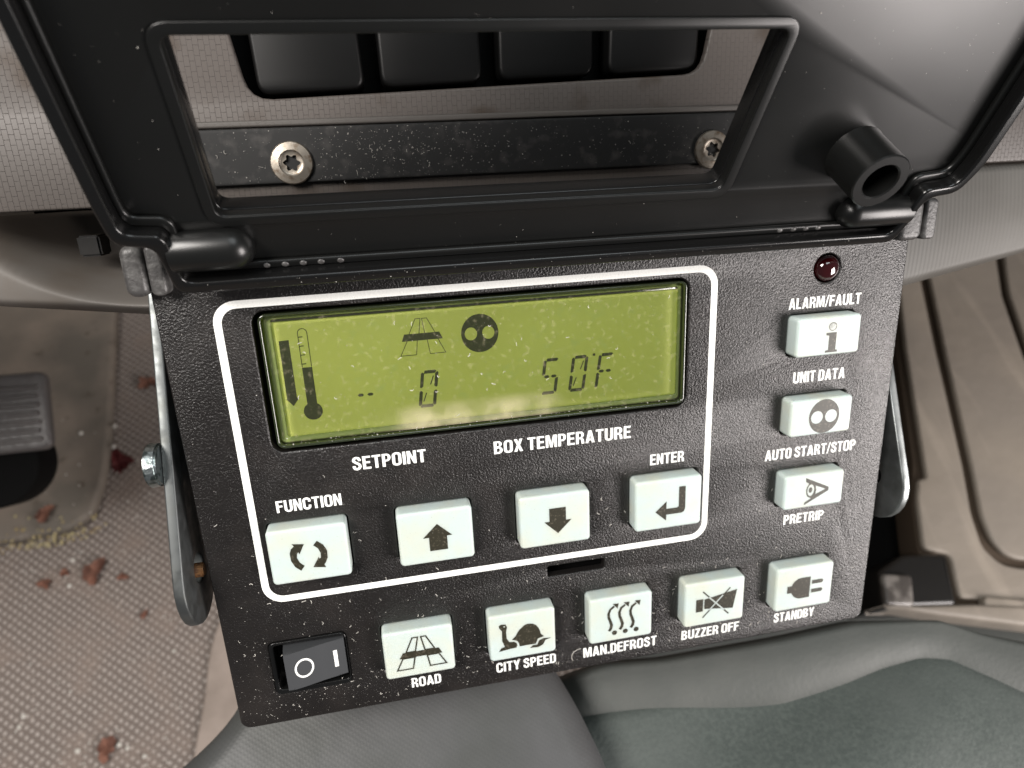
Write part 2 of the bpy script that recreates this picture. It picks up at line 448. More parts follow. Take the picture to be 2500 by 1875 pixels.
# ------------------------------------------------------------------ condensed bold capitals
def glyphs():
    st, hb = 0.175, 0.15
    g = {}
    g['I'] = ([[rr(0, 0, st, 1, 0)]], st)
    g['L'] = ([[[(0, 0), (0, 1), (st, 1), (st, hb), (.44, hb), (.44, 0)]]], .44)
    g['F'] = ([[[(0, 0), (0, 1), (.46, 1), (.46, 1 - hb), (st, 1 - hb), (st, .60), (.42, .60), (.42, .60 - hb), (st, .60 - hb), (st, 0)]]], .46)
    g['E'] = ([[[(0, 0), (0, 1), (.46, 1), (.46, 1 - hb), (st, 1 - hb), (st, .59), (.43, .59), (.43, .59 - hb), (st, .59 - hb), (st, hb), (.47, hb), (.47, 0)]]], .47)
    g['T'] = ([[[(0, 1), (.50, 1), (.50, 1 - hb), (.25 + st / 2, 1 - hb), (.25 + st / 2, 0), (.25 - st / 2, 0), (.25 - st / 2, 1 - hb), (0, 1 - hb)]]], .50)
    g['N'] = ([[[(0, 0), (0, 1), (.18, 1), (.37, .42), (.37, 1), (.54, 1), (.54, 0), (.37, 0), (.165, .60), (.165, 0)]]], .54)
    g['M'] = ([[[(0, 0), (0, 1), (.235, 1), (.35, .36), (.465, 1), (.70, 1), (.70, 0), (.54, 0), (.54, .74), (.415, 0), (.285, 0), (.16, .74), (.16, 0)]]], .70)
    g['A'] = ([[[(0, 0), (.19, 1), (.39, 1), (.58, 0), (.40, 0), (.37, .19), (.21, .19), (.18, 0)], [(.235, .33), (.345, .33), (.29, .76)]]], .58)
    g['Z'] = ([[[(0, 0), (0, .14), (.26, .86), (.02, .86), (.02, 1), (.46, 1), (.46, .86), (.20, .14), (.46, .14), (.46, 0)]]], .46)
    g['Y'] = ([[[(0, 1), (.19, 1), (.275, .62), (.36, 1), (.55, 1), (.36, .40), (.36, 0), (.19, 0), (.19, .40)]]], .55)
    g['X'] = ([[[(0, 0), (.18, .51), (.01, 1), (.20, 1), (.275, .72), (.35, 1), (.54, 1), (.37, .51), (.55, 0), (.36, 0), (.275, .30), (.19, 0)]]], .55)
    g['/'] = ([[[(-.02, -.04), (.20, 1.04), (.31, 1.04), (.09, -.04)]]], .29)
    g['.'] = ([[rr(0, 0, st, .17, 0)]], st)
    g['O'] = ([[rr(0, -.015, .54, 1.015, .25), rr(st, .14, .54 - st, .86, .085)]], .54)
    g['D'] = ([[rr(0, 0, .52, 1, 0, rs=(.24, 0, 0, .24)), rr(st, .145, .52 - st, .855, 0, rs=(.09, 0, 0, .09))]], .52)
    g['U'] = ([[[(0, 1), (st, 1)] + [(.27 - (.27 - st) * math.cos(a), .25 - .11 * math.sin(a)) for a in [math.pi * i / 8 for i in range(9)]] +
                [(.54 - st, 1), (.54, 1)] + [(.27 + .27 * math.cos(a), .25 - .265 * math.sin(a)) for a in [math.pi * i / 10 for i in range(11)]]]], .54)
    g['P'] = ([[[(0, 0), (0, 1)] + [(.26 + .24 * math.sin(a), .70 + .30 * math.cos(a)) for a in [math.pi * i / 10 for i in range(11)]] + [(st, .40), (st, 0)],
                rr(st, .54, .33, .86, 0, rs=(.09, 0, 0, .09))]], .50)
    g['R'] = ([[[(0, 0), (0, 1)] + [(.28 + .23 * math.sin(a), .725 + .275 * math.cos(a)) for a in [math.pi * .93 * i / 9 for i in range(10)]] +
                [(.46, .40), (.50, .30), (.53, 0), (.35, 0), (.33, .28), (.29, .385), (st, .385), (st, 0)],
                rr(st, .53, .335, .86, 0, rs=(.09, 0, 0, .09))]], .53)
    g['B'] = ([[[(0, 0), (0, 1)] + [(.28 + .21 * math.sin(a), .765 + .235 * math.cos(a)) for a in [math.pi * .85 * i / 7 for i in range(8)]] +
                [(.27 + .26 * math.sin(a), .275 + .275 * math.cos(a)) for a in [math.pi * (.2 + .8 * i / 9) for i in range(10)]],
                rr(st, .60, .325, .86, 0, rs=(.08, 0, 0, .08)), rr(st, .14, .35, .43, 0, rs=(.09, 0, 0, .09))]], .53)
    cpath = [(.455, .64), (.455, .74)] + [(.27 + .185 * math.cos(a), .76 + .175 * math.sin(a)) for a in [math.pi * i / 8 for i in range(9)]] + \
            [(.27 - .185 * math.cos(a), .24 - .175 * math.sin(a)) for a in [math.pi * i / 8 for i in range(9)]] + [(.455, .26), (.455, .37)]
    g['C'] = ([[stroke(cpath, st * .97)]], .54)
    sp = [(.43, .68), (.425, .78), (.37, .90), (.26, .94), (.15, .90), (.095, .79), (.11, .68), (.18, .60), (.33, .48), (.42, .38), (.435, .25), (.38, .12), (.265, .06), (.15, .10), (.095, .20), (.085, .33)]
    g['S'] = ([[stroke(sp, .165)]], .52)
    return g


GL = glyphs()


def lettering(text, x0, x1, yb, cap, parent, z=0.03):
    gap = 0.075; sp = 0.21
    adv = 0; places = []
    for ch in text:
        if ch == ' ': adv += sp; continue
        gs, w = GL[ch]
        places.append((ch, adv)); adv += w + gap
    adv -= gap
    kx = (x1 - x0) / adv
    shapes = []
    for ch, a in places:
        for cs in GL[ch][0]:
            shapes.append([[(x0 + (a + p[0]) * kx, yb + p[1] * cap) for p in c] for c in cs])
    return decal('lettering', shapes, z, M['ink'], parent, step=0.0004)


# ------------------------------------------------------------------ the floor and footwell
def world_poly(name, pts, z0, z1, material, bev=0.0, kind=None, parent=None):
    """pts: world (x,y) metres"""
    o = plate(name, [[(p[0] / MM, p[1] / MM) for p in pts]], z0 / MM, z1 / MM, bev, material, parent, res=4, ang=60)
    if kind: o['kind'] = kind
    return o


world_poly('floor', [(-1.6, -1.2), (1.8, -1.2), (1.8, 1.4), (-1.6, 1.4)], -0.02, 0.0, M['floor'], kind='structure')


def zp(pts, z):
    return [tuple(at(x, y, z)[:2]) for x, y in pts]


# plain rubber step right of the dimpled field
world_poly('floor_step', round_path(zp([(474, 1830), (500, 1700), (508, 1600), (545, 1480), (640, 1400), (900, 1380), (950, 1900), (460, 1950)], 0.004), .02), 0.0005, 0.004, M['floorplain'], bev=2, kind='structure')
# smooth toe board, raised
toe = [(-140, 1345), (0, 1325), (90, 1310), (175, 1290), (225, 1250), (255, 1160), (268, 1040), (275, 900), (285, 690), (-140, 640)]
world_poly('toe_board', round_path(zp(toe, 0.015), .03), 0.0006, 0.015, M['toe'], bev=5, kind='structure')

# bulkhead behind the dash (keeps the footwell dark and closed)
bmw = bmesh.new(); box_bm(bmw, -1600, 520, -10, 1800, 560, 900)
tag(from_bm('bulkhead', bmw, M['toe']), kind='structure')


# ------------------------------------------------------------------ dashboard
dash = root('dashboard', 'grey textured truck dashboard with woven trim and black switch blanks behind the open lid', 'dashboard', DEV)
ZT = -31.5


def bank_y(x): return 49.5 + (x - 25) * 0.031


bank = round_path([(10.5, bank_y(10)), (139.5, bank_y(140)), (147.5, 92), (3.0, 92)], 6)
plate('trim_panel', [[(-900, 24.2), (700, 23.0), (700, 190), (-900, 190)], bank], ZT - 3, ZT, 0.8, M['trim'], dash)
plate('trim_ridge', [rr(-14, 42.3, 186, 44.0, .6)], ZT + .05, ZT + 1.0, 0.5, M['dash'], dash)
plate('switch_recess', [rr(-2, 44, 152, 96, 1)], ZT - 16, ZT - 12, 0, M['void'], dash)
xs = [(12.6, 41.0), (45.4, 74.0), (78.6, 106.6), (111.0, 139.0)]
for i, (a, b) in enumerate(xs):
    lean = 0.035 * ((a + b) / 2 - 70) / 12
    sh = (i - 1.5) * 1.0
    c = round_path([(a, bank_y(a) + 1.4), (b, bank_y(b) + 1.4), (b + sh, 90), (a + sh, 90)], 3.5)
    plate('switch_blank', [c], ZT - 12, ZT - 2.2, 1.2, M['blank'], dash)


def lower_edge(x):
    pts = [(-950, 30), (-150, 12), (-62, -3), (-25, -8.5), (100, -26), (170, -28), (217, -21), (265, -12), (330, 2), (560, 30)]
    for (a, ya), (b, yb) in zip(pts, pts[1:]):
        if a <= x <= b:
            t = (x - a) / (b - a); return ya + (yb - ya) * t
    return 0


bm = bmesh.new()
nx, ny = 520, 80
grid = []
for i in range(nx + 1):
    x = -300 + 860 * i / nx if i else -900
    yb = lower_edge(x) ; col_ = []
    for j in range(ny + 1):
        t = j / ny
        y = 22.6 + (yb - 22.6) * t
        # rounded lip at the seam and under the bottom edge
        z = -32.5 - 1.6 * max(0, (0.06 - t) / 0.06) ** 2 - 14 * max(0, (t - 0.80) / 0.20) ** 2.2 + 3 * math.sin(t * 2.6)
        r = ((x + 20) / 45.9) ** 2 + ((y - 30) / 32.1) ** 2
        if r < 1.10 and x < 120:
            k = min(1, max(0, (1.10 - r) / 0.55)); k = k * k * (3 - 2 * k)
            z -= 34 * k
        col_.append(bm.verts.new((x, y, z)))
    # underside going away from the driver
    for (dy, dz) in ((-1.5, -10), (2, -30), (10, -60), (30, -120)):
        v = col_[ny].co; col_.append(bm.verts.new((x, v.y + dy, v.z + dz)))
    grid.append(col_)
for i in range(nx):
    for j in range(len(grid[0]) - 1):
        bm.faces.new((grid[i][j], grid[i + 1][j], grid[i + 1][j + 1], grid[i][j + 1]))
lp = from_bm('lower_panel', bm, M['dashlow'], dash, ang=60)
lp.data.materials.append(M['dashplain'])
for f in lp.data.polygons:
    if f.center.x < 0.06: f.material_index = 1
# dark cavity behind the seam on the left, with its tab
plate('dark_cavity', [rr(-70, -2, 60, 30, 4)], -95, -82, 0, M['void'], dash)
bm = bmesh.new(); box_bm(bm, -45, 10, -54, -39, 16, -46)
bmesh.ops.bevel(bm, geom=bm.edges[:], offset=0.6, segments=2, affect='EDGES')
from_bm('tab', bm, M['blackmould'], dash)

# ------------------------------------------------------------------ mounting bracket: strap plate plus two arms
br = root('mounting_bracket', 'u shaped steel bracket with two rounded arms holding the controller', 'bracket', DEV)
plate('mounting_strip', [rr(-10, 27.6, 186, 41.9, 1.0)], -31.2, -29.6, 0.3, M['plate'], br)
ARM = [(30, -31), (-9, -17), (-40, -4.6), (-68, 5.2), (-71, 6)]


def arm_mesh(x0, x1, dy, dz):
    # outline in (y, z): front edge, rounded tip, back edge; hole near the tip
    tipc = (-76.5 + dy, -8.5 + dz); r = 14.2
    d = Vector((-0.925, 0.38)); nrm = Vector((0.38, 0.925))
    outl = [(0 + dy, -22 + dz)]
    p0 = Vector(tipc) + nrm * r
    for k in range(13):
        a = math.pi * k / 12
        v = Vector(tipc) + nrm * r * math.cos(a) + d * r * math.sin(a)
        outl.append((v.x, v.y))
    outl.append((-60, -33)); outl.append((-8, -33))
    me = plate('arm', [outl, circ(tipc[0] + 1.2, tipc[1], 4.0)], x0, x1, 0.55, M['steel'], make=False)
    # local (x=y, y=z, z=x) -> device
    me.transform(Matrix(((0, 0, 1, 0), (1, 0, 0, 0), (0, 1, 0, 0), (0, 0, 0, 1))))
    return me, tipc


plate('bracket_back', [rr(-22, -58, 198.6, -10, 1)], -35.6, -33.0, 0.3, M['steel'], br)
plate('bracket_riser', [rr(-8, -12, 184, 18, 1)], -33.0, -31.3, 0.3, M['steel'], br)
for (x0, x1, dy, dz) in ((-20.2, -17.4, 3.0, 3.2), (195.9, 198.6, 0.5, -1.5)):
    me, tipc = arm_mesh(x0, x1, dy, dz)
    smooth(me)
    a = link('arm', me, M['steel'] if x0 < 0 else M['steel_pale'], br)  # right arm takes the paler steel
    if x0 < 0:
        bmh = bmesh.new()
        bmesh.ops.create_cone(bmh, cap_ends=True, segments=20, radius1=2.0, radius2=2.0, depth=3)
        bmesh.ops.bevel(bmh, geom=bmh.edges[:], offset=0.4, segments=2, affect='EDGES')
        bmh.transform(Matrix.Translation((-16.9, tipc[0] + 1.5, tipc[1] + 2)) @ Matrix.Rotation(math.pi / 2, 4, 'Y'))
        from_bm('pivot_stud', bmh, M['rust'], br)
        bmh = bmesh.new()
        bmesh.ops.create_cone(bmh, cap_ends=True, segments=24, radius1=5.9, radius2=5.6, depth=3.0)
        bmesh.ops.bevel(bmh, geom=bmh.edges[:], offset=0.5, segments=2, affect='EDGES')
        bmh.transform(Matrix.Translation((-21.7, -40.2, -3.4)) @ Matrix.Rotation(math.pi / 2, 4, 'Y') @ Matrix.Rotation(.4, 4, 'Z'))
        from_bm('bolt', bmh, M['zinc'], br)


def screw(x, y, z, rot):
    bmh = bmesh.new()
    prof = [(5.6, 0), (5.65, .55), (5.35, 1.0), (3.4, 1.35), (3.15, 1.1), (2.75, .9)]
    n = 36; rings = []
    for (r, h) in prof:
        rings.append([bmh.verts.new((r * math.cos(2 * math.pi * i / n), r * math.sin(2 * math.pi * i / n), h)) for i in range(n)])
    # six lobed socket
    for depth in (0.9, -0.8):
        ring = []
        for i in range(n):
            a = 2 * math.pi * i / n
            r = 1.95 + 0.38 * math.cos(6 * a + rot)
            ring.append(bmh.verts.new((r * math.cos(a), r * math.sin(a), depth)))
        rings.append(ring)
    for A, B in zip(rings, rings[1:]):
        for i in range(n):
            bmh.faces.new((A[i], A[(i + 1) % n], B[(i + 1) % n], B[i]))
    bmh.faces.new(rings[-1])
    bmh.transform(Matrix.Translation((x, y, z)))
    o = from_bm('screw', bmh, M['screw'], br, ang=40)
    decal_s = plate('socket', [circ(x, y, 1.75, 18)], z - .9, z - .7, 0, M['void'], o)
    return o


screw(19.3, 32.8, -29.6, .3)
screw(142.6, 31.4, -29.6, 1.2)

# ------------------------------------------------------------------ the controller
ctl = root('control_panel', 'black refrigeration control panel with green display, pale buttons and raised lid', 'control panel', DEV)
BT = []   # x0, x1, y0(top), y1(bottom)
for x in (3.1, 37.2, 71.3, 105.9): BT.append((x, x + 20.8, -59.8, -76.0))
for x in (29.5, 60.4, 91.4, 122.5, 153.8): BT.append((x, x + 20.3, -96.9, -112.8))
for y in (-15.7, -40.3, -64.5): BT.append((153.9, 174.2, y, y - 11.5))
holes = [rr(a - .45, d - .45, b + .45, c + .45, 1.4) for a, b, c, d in BT]
win = rr(7.8, -39.4, 122.6, -2.2, 3.2)
slot = rr(79.9, -89.1, 97.6, -85.6, .5)
rock = rr(-2.1, -114.2, 19.3, -96.5, 1.6)
ledh = circ(164.5, -2.6, 4.1)
housing = plate('housing', [rr(-13.5, -124.4, 190, 10, 3.0), win, slot, rock, ledh] + holes, -3.2, 0, 0.55, M['housing'], ctl, res=3)
body = plate('rear_case', [rr(-12.6, -123.4, 189.1, 9.2, 3.0), rr(-10, -121, 186.5, 7, 2)], -27, -3.2, 0, M['housing'], ctl)
plate('back_cover', [rr(-12.6, -123.4, 189.1, 9.2, 3.0)], -28.2, -27.02, 0.3, M['housing'], ctl)
plate('circuit_tray', [rr(-9.8, -120.8, 186.3, 6.8, 1)], -9.0, -8.0, 0, M['void'], ctl)
# white printed frame
decal('printed_frame', [[rr(-.95, -83.75, 130.95, .95, 5.6, 8), rr(.95, -81.85, 129.05, -.95, 3.9, 8)]], 0.03, M['ink'], ctl)

WORDS = [('ALARM/FAULT', 153.2, 176.3, -13.7, 3.2), ('UNIT DATA', 156.5, 173.6, -36.15, 3.4), ('AUTO START/STOP', 149.1, 180.0, -60.3, 3.45),
         ('PRETRIP', 157.2, 171.3, -83.4, 3.35), ('ENTER', 111.9, 122.6, -56.7, 3.4), ('SETPOINT', 27.3, 47.0, -46.9, 3.75),
         ('BOX TEMPERATURE', 65.8, 105.9, -47.15, 3.75), ('FUNCTION', 6.3, 23.3, -56.5, 3.45), ('ROAD', 36.4, 45.3, -120.2, 3.4),
         ('CITY SPEED', 62.5, 81.5, -120.3, 3.45), ('MAN.DEFROST', 90.5, 115.1, -120.5, 3.6), ('BUZZER OFF', 123.7, 144.0, -120.45, 3.45),
         ('STANDBY', 156.6, 171.5, -120.1, 3.5)]
for w in WORDS: lettering(*w, ctl)


# display
disp = plate('display', [rr(9.4, -37.4, 121.3, -4.4, .5)], -4.0, -2.2, 0, M['lcd'], ctl)
plate('lens_frame', [rr(9.3, -38.2, 121.7, -2.9, 1.9), rr(10.0, -37.5, 121.0, -3.5, 1.4)], -3.0, 0.7, 0.3, M['lensrim'], disp, res=4)
plate('lens_edge', [rr(10.05, -37.4, 120.9, -3.55, 1.4), rr(12.0, -35.9, 120.0, -4.7, .6)], -2.2, -1.3, 0.4, M['lensedge'], disp, res=4)
plate('display_gap_bar', [rr(11.4, -5.35, 120.3, -4.72, .1)], -2.2, -1.7, 0.1, M['lensrim'], disp)  # dark bar put in for the gap between lens and display
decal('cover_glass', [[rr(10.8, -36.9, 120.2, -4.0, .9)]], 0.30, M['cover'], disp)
# LCD symbols
ZL = -2.17
S = []
S.append([[(13.1, -10.4), (15.55, -10.3), (15.5, -25.7), (16.1, -25.6), (14.4, -27.8), (12.7, -25.7), (13.0, -25.8)]])
S.append([stroke([(17.9, -17.7), (17.9, -8.8)] + [(19.05 - 1.15 * math.cos(a), -8.8 + 1.15 * math.sin(a)) for a in [math.pi * i / 8 for i in range(1, 8)]] + [(20.2, -8.8), (20.2, -17.7)], .2)])
for i in range(4): S.append([rr(18.0, -9.9 - 2.35 * i, 19.0, -9.65 - 2.35 * i, 0)])
S.append([[(17.8, -17.8), (20.3, -17.8), (20.3, -27.6)] + [(19.05 + 2.4 * math.cos(a), -29.7 + 2.4 * math.sin(a)) for a in [math.radians(57 - 12 * i) for i in range(25)]] + [(17.8, -27.6)]])


def road_shapes(tl, bl, trp, brp, bar, lw):
    out = []
    for q in (tl, bl, trp, brp): out.append(stroke(q, lw, closed=True))
    out.append([bar])
    return out


S += road_shapes([(47.5, -7.6), (48.8, -7.6), (48.2, -11.6), (45.6, -11.6)], [(45.0, -13.3), (47.6, -13.3), (47.1, -17.2), (43.0, -17.2)],
                 [(49.2, -7.6), (50.5, -7.6), (52.4, -11.6), (49.7, -11.6)], [(50.2, -13.3), (53.0, -13.3), (54.8, -17.2), (50.7, -17.2)],
                 [(44.3, -11.5), (53.5, -11.5), (54.3, -13.4), (43.6, -13.4)], .18)
S.append([circ(64.2, -12.9, 5.0, 40, 5.2), circ(61.8, -12.9, 1.65, 24, 1.75), circ(66.5, -12.9, 1.65, 24, 1.75)])


def hexdot(x, y, w=1.65, h=.8): return [(x - w / 2, y), (x - w / 4, y + h / 2), (x + w / 4, y + h / 2), (x + w / 2, y), (x + w / 4, y - h / 2), (x - w / 4, y - h / 2)]


S.append([hexdot(31.6, -26.7)]); S.append([hexdot(34.1, -26.7)])


def digit(x0, segs):
    out = []; H = 10.3; W_ = 4.7; yb = -32.0; k = .15

    def q(u, v): return (x0 + u + k * v, yb + v)
    t = .88
    if 't' in segs: out.append([[q(.75, H - t), q(.95, H), q(W_ - .95, H), q(W_ - .55, H - .35), q(W_ - 1.0, H - t)]])
    if 'b' in segs: out.append([[q(.75, 0), q(W_ - .8, 0), q(W_ - .6, .35), q(W_ - .9, t), q(.9, t), q(.55, .35)]])
    if 'ul' in segs: out.append([[q(0, 5.7), q(.35, 5.5), q(t, 5.9), q(t, H - .9), q(.35, H - .45), q(0, H - .8)]])
    if 'ur' in segs: out.append([[q(W_ - t, 5.9), q(W_ - .35, 5.5), q(W_, 5.7), q(W_, H - .8), q(W_ - .35, H - .45), q(W_ - t, H - .9)]])
    if 'll' in segs: out.append([[q(0, .8), q(.35, .45), q(t, .9), q(t, 4.4), q(.35, 4.8), q(0, 4.6)]])
    if 'lr' in segs: out.append([[q(W_ - t, .9), q(W_ - .35, .45), q(W_, .8), q(W_, 4.6), q(W_ - .35, 4.8), q(W_ - t, 4.4)]])
    if 'm' in segs:
        a = q(1.35, 5.15); b = q(3.4, 5.15)
        out.append([hexdot(a[0], a[1])]); out.append([hexdot(b[0], b[1])])
    if 'd' in segs:
        out.append([[q(2.65, 6.3), q(2.95, 6.3), q(3.55, 8.7), q(3.25, 8.7)]])
        out.append([[q(1.15, 1.7), q(1.45, 1.7), q(2.05, 4.1), q(1.75, 4.1)]])
    return out


S += digit(46.3, ('t', 'b', 'ul', 'ur', 'll', 'lr', 'd'))
S += digit(79.9, ('t', 'ul', 'm', 'lr', 'b'))
S += digit(88.0, ('t', 'b', 'ul', 'ur', 'll', 'lr', 'd'))
S += digit(95.7, ('t', 'ul', 'm', 'll'))
S.append([rr(95.4, -22.2, 96.1, -21.5, .1)])
decal('display_symbols', S, ZL, M['seg'], disp, step=0.002)

# status lamp
bm = bmesh.new()
bmesh.ops.create_uvsphere(bm, u_segments=32, v_segments=18, radius=3.75)
bm.transform(Matrix.Translation((164.5, -2.6, -0.7)) @ Matrix.Diagonal((1, 1, .72, 1)))
from_bm('status_lamp', bm, M['led'], ctl)

# rocker switch
rk = plate('power_switch', [rock, rr(-.9, -112.6, 19.0, -97.4, 1.0)], -4.5, 0.45, 0.25, M['gloss'], ctl)
decal('switch_well', [[rr(-1.5, -113.5, 19, -96.9, 1)]], -4.6, M['void'], rk)
bm = bmesh.new()
prof = [(1.2, -4.5), (2.2, 3.9), (4.0, 3.65), (6, 3.25), (8, 2.75), (10, 2.2), (12, 1.65), (14, 1.2), (16, .8), (18.6, .45), (18.6, -4.5)]
rows = []
for y in (-110.6, -98.4):
    rows.append([bm.verts.new((x, y, z)) for x, z in prof])
for i in range(len(prof) - 1):
    bm.faces.new((rows[0][i], rows[0][i + 1], rows[1][i + 1], rows[1][i]))
bm.faces.new(rows[0]); bm.faces.new(list(reversed(rows[1])))
bmesh.ops.bevel(bm, geom=[e for e in bm.edges if abs(e.verts[0].co.y - e.verts[1].co.y) < .01 and e.verts[0].co.z > 0 and e.verts[1].co.z > 0], offset=0.28, segments=2, affect='EDGES')
from_bm('rocker', bm, M['rocker'], rk, ang=30)


def rz(x):
    for (a, za), (b, zb) in zip(prof[1:], prof[2:]):
        if a <= x <= b: return za + (zb - za) * (x - a) / (b - a)
    return .45


bm = bmesh.new()
n = 40
for i in range(n):
    q = []
    for (r, k) in ((2.35, i), (2.35, i + 1), (1.88, i + 1), (1.88, i)):
        a = 2 * math.pi * k / n
        x = 7.2 + r * math.cos(a) * 1.1; y = -104.3 + r * 1.35 * math.sin(a)
        q.append(bm.verts.new((x, y, rz(x) + .05)))
    bm.faces.new(q)
q = [bm.verts.new((x, y, rz(x) + .05)) for x, y in ((15.3, -107.3), (16.35, -107.3), (16.35, -101.7), (15.3, -101.7))]
bm.faces.new(q)
bmesh.ops.remove_doubles(bm, verts=bm.verts, dist=1e-4)
from_bm('switch_marks', bm, M['ink'], rk)

# ---- buttons with their printed symbols
ZB = 4.02
IC = {}
IC['refresh'] = [[[(9.37, -64.12), (12.51, -64.59), (11.01, -67.46), (10.77, -66.75), (10.37, -67.28), (10.21, -68.44), (10.74, -69.92), (11.86, -71.11), (10.80, -72.45), (9.40, -71.09), (8.60, -69.16), (8.54, -66.97), (8.99, -65.67), (9.87, -64.83)]],
                 [[(15.90, -64.12), (17.41, -65.47), (18.19, -67.38), (18.11, -69.56), (17.38, -71.04), (16.99, -71.46), (17.34, -72.45), (14.03, -71.88), (15.84, -68.98), (15.96, -69.60), (16.35, -69.26), (16.42, -67.88), (15.94, -66.41), (14.83, -65.32)]]]
IC['up'] = [[[(48.09, -64.03), (52.10, -68.0), (50.6, -68.0), (50.6, -72.2), (45.6, -72.2), (45.6, -68.0), (43.95, -68.0)]]]
IC['down'] = [[[(80.0, -64.2), (84.9, -64.2), (84.9, -68.3), (86.56, -68.3), (82.44, -72.32), (78.46, -68.3), (80.0, -68.3)]]]
IC['enter'] = [[[(119.45, -62.75), (121.5, -62.75), (121.55, -69.93), (121.2, -71.0), (120.3, -71.4), (115.6, -71.4), (115.55, -73.3), (112.15, -70.15), (115.6, -67.0), (115.6, -69.45), (119.0, -69.45), (119.45, -69.1)]]]
IC['road'] = road_shapes([(38.0, -99.5), (39.6, -99.5), (38.6, -104.2), (35.9, -104.2)], [(34.8, -106.2), (38.3, -106.2), (37.5, -110.0), (32.9, -110.0)],
                         [(40.5, -99.5), (41.9, -99.5), (44.2, -104.2), (41.4, -104.2)], [(41.9, -106.2), (45.3, -106.2), (47.3, -110.0), (42.5, -110.0)],
                         [(35.0, -104.2), (45.4, -104.2), (46.3, -106.15), (33.8, -106.15)], .42)
IC['turtle'] = [[[(67.20, -105.96), (68.44, -104.82), (69.0, -103.7), (69.72, -102.77), (71.17, -101.54), (72.1, -101.25), (72.96, -101.3), (73.9, -101.55), (74.72, -102.13), (75.4, -103.1), (75.84, -104.19), (76.19, -105.65), (77.17, -106.55), (75.14, -107.07), (74.8, -108.0), (74.47, -108.75), (69.46, -108.75), (69.3, -107.6), (68.9, -106.75), (68.2, -106.35)]],
                [[(63.55, -100.42), (64.23, -100.01), (65.51, -100.2), (65.96, -101.2), (65.57, -102.87), (65.65, -105.19), (66.4, -106.6), (67.9, -106.8), (68.6, -107.4), (68.8, -108.2), (68.5, -109.0), (66.45, -109.06), (63.06, -109.5), (63.91, -108.31), (64.99, -108.06), (64.24, -105.83), (64.34, -102.40), (63.51, -101.10)], circ(65.1, -100.95, .27, 10)],
                [[(72.61, -109.94), (73.65, -109.12), (74.9, -109.2), (75.5, -107.81), (76.94, -107.24), (79.36, -107.5), (77.53, -107.93), (76.67, -109.49), (75.23, -110.14)]]]
df = []
for dx in (0, 3.5, 7.05):
    df.append([stroke([(97.7 + dx, -108.9), (98.3 + dx, -107.9), (98.5 + dx, -106.8), (98.1 + dx, -105.4), (97.6 + dx, -103.9), (97.55 + dx, -102.6), (98.1 + dx, -101.2), (99.4 + dx, -100.2)], [.9, .95, .95, .9, .85, .8, .75, .7])])
    df.append([[(98.9 + dx, -99.3), (100.8 + dx, -99.4), (100.45 + dx, -101.2)]])
    df.append([circ(99.45 + dx, -109.75, .82, 14)])
IC['defrost'] = df
X1 = stroke([(128.52, -100.32), (137.6, -109.89)], .45); X2 = stroke([(137.75, -100.32), (128.7, -109.91)], .45)
IC['horn'] = [[[(126.34, -103.0), (128.72, -103.0), (128.72, -107.55), (126.34, -107.55)]],
              [[(129.1, -103.26), (140.16, -101.3), (138.98, -108.07), (129.14, -106.71)]], [X1], [X2]]
IC['plug'] = [[[(157.89, -103.75), (159.4, -103.8), (159.8, -102.9), (160.4, -102.2), (161.4, -101.5), (162.5, -101.26), (166.0, -101.26), (166.0, -108.9), (162.3, -108.95), (161.2, -108.5), (160.4, -107.9), (159.8, -107.1), (159.4, -106.4), (157.88, -106.4)]],
              [rr(166.55, -104.18, 170.6, -102.75, 0, rs=(.7, 0, 0, .7))], [rr(166.55, -107.45, 170.6, -106.05, 0, rs=(.7, 0, 0, .7))]]
IC['info'] = [[[(163.2, -20.5), (166.5, -20.5), (166.5, -25.65), (167.1, -25.75), (167.1, -26.36), (163.2, -26.36), (163.2, -25.75), (164.15, -25.6), (164.15, -21.4), (163.2, -21.2)]]]
IC['reel'] = [[circ(165.05, -46.05, 5.0, 44, 5.35), circ(162.7, -46.2, 1.95, 24, 2.0), circ(167.35, -46.15, 1.95, 24, 2.0)]]
IC['eye'] = [[[(160.97, -65.75), (169.05, -69.75), (169.1, -70.95), (160.96, -75.0), (161.15, -74.1), (163.2, -72.9), (162.0, -72.2), (161.5, -71.2), (161.35, -70.0), (161.55, -68.9), (162.2, -67.8), (161.1, -67.1)],
              circ(162.95, -70.1, 1.15, 20, 1.95), [(164.5, -68.75), (168.0, -70.3), (164.6, -71.65), (164.85, -70.2)]],
             [circ(162.85, -70.05, .62, 16, .95)]]
order = ['refresh', 'up', 'down', 'enter', 'road', 'turtle', 'defrost', 'horn', 'plug', 'info', 'reel', 'eye']
names = {'refresh': 'pale button with two circling arrows', 'up': 'pale button with upward arrow', 'down': 'pale button with downward arrow',
         'enter': 'pale button with bent return arrow', 'road': 'pale button with road symbol', 'turtle': 'pale button with turtle symbol',
         'defrost': 'pale button with three wavy rising arrows', 'horn': 'pale button with crossed out horn', 'plug': 'pale button with plug symbol',
         'info': 'pale button with letter i', 'reel': 'pale button with dark disc and two holes', 'eye': 'pale button with eye symbol'}
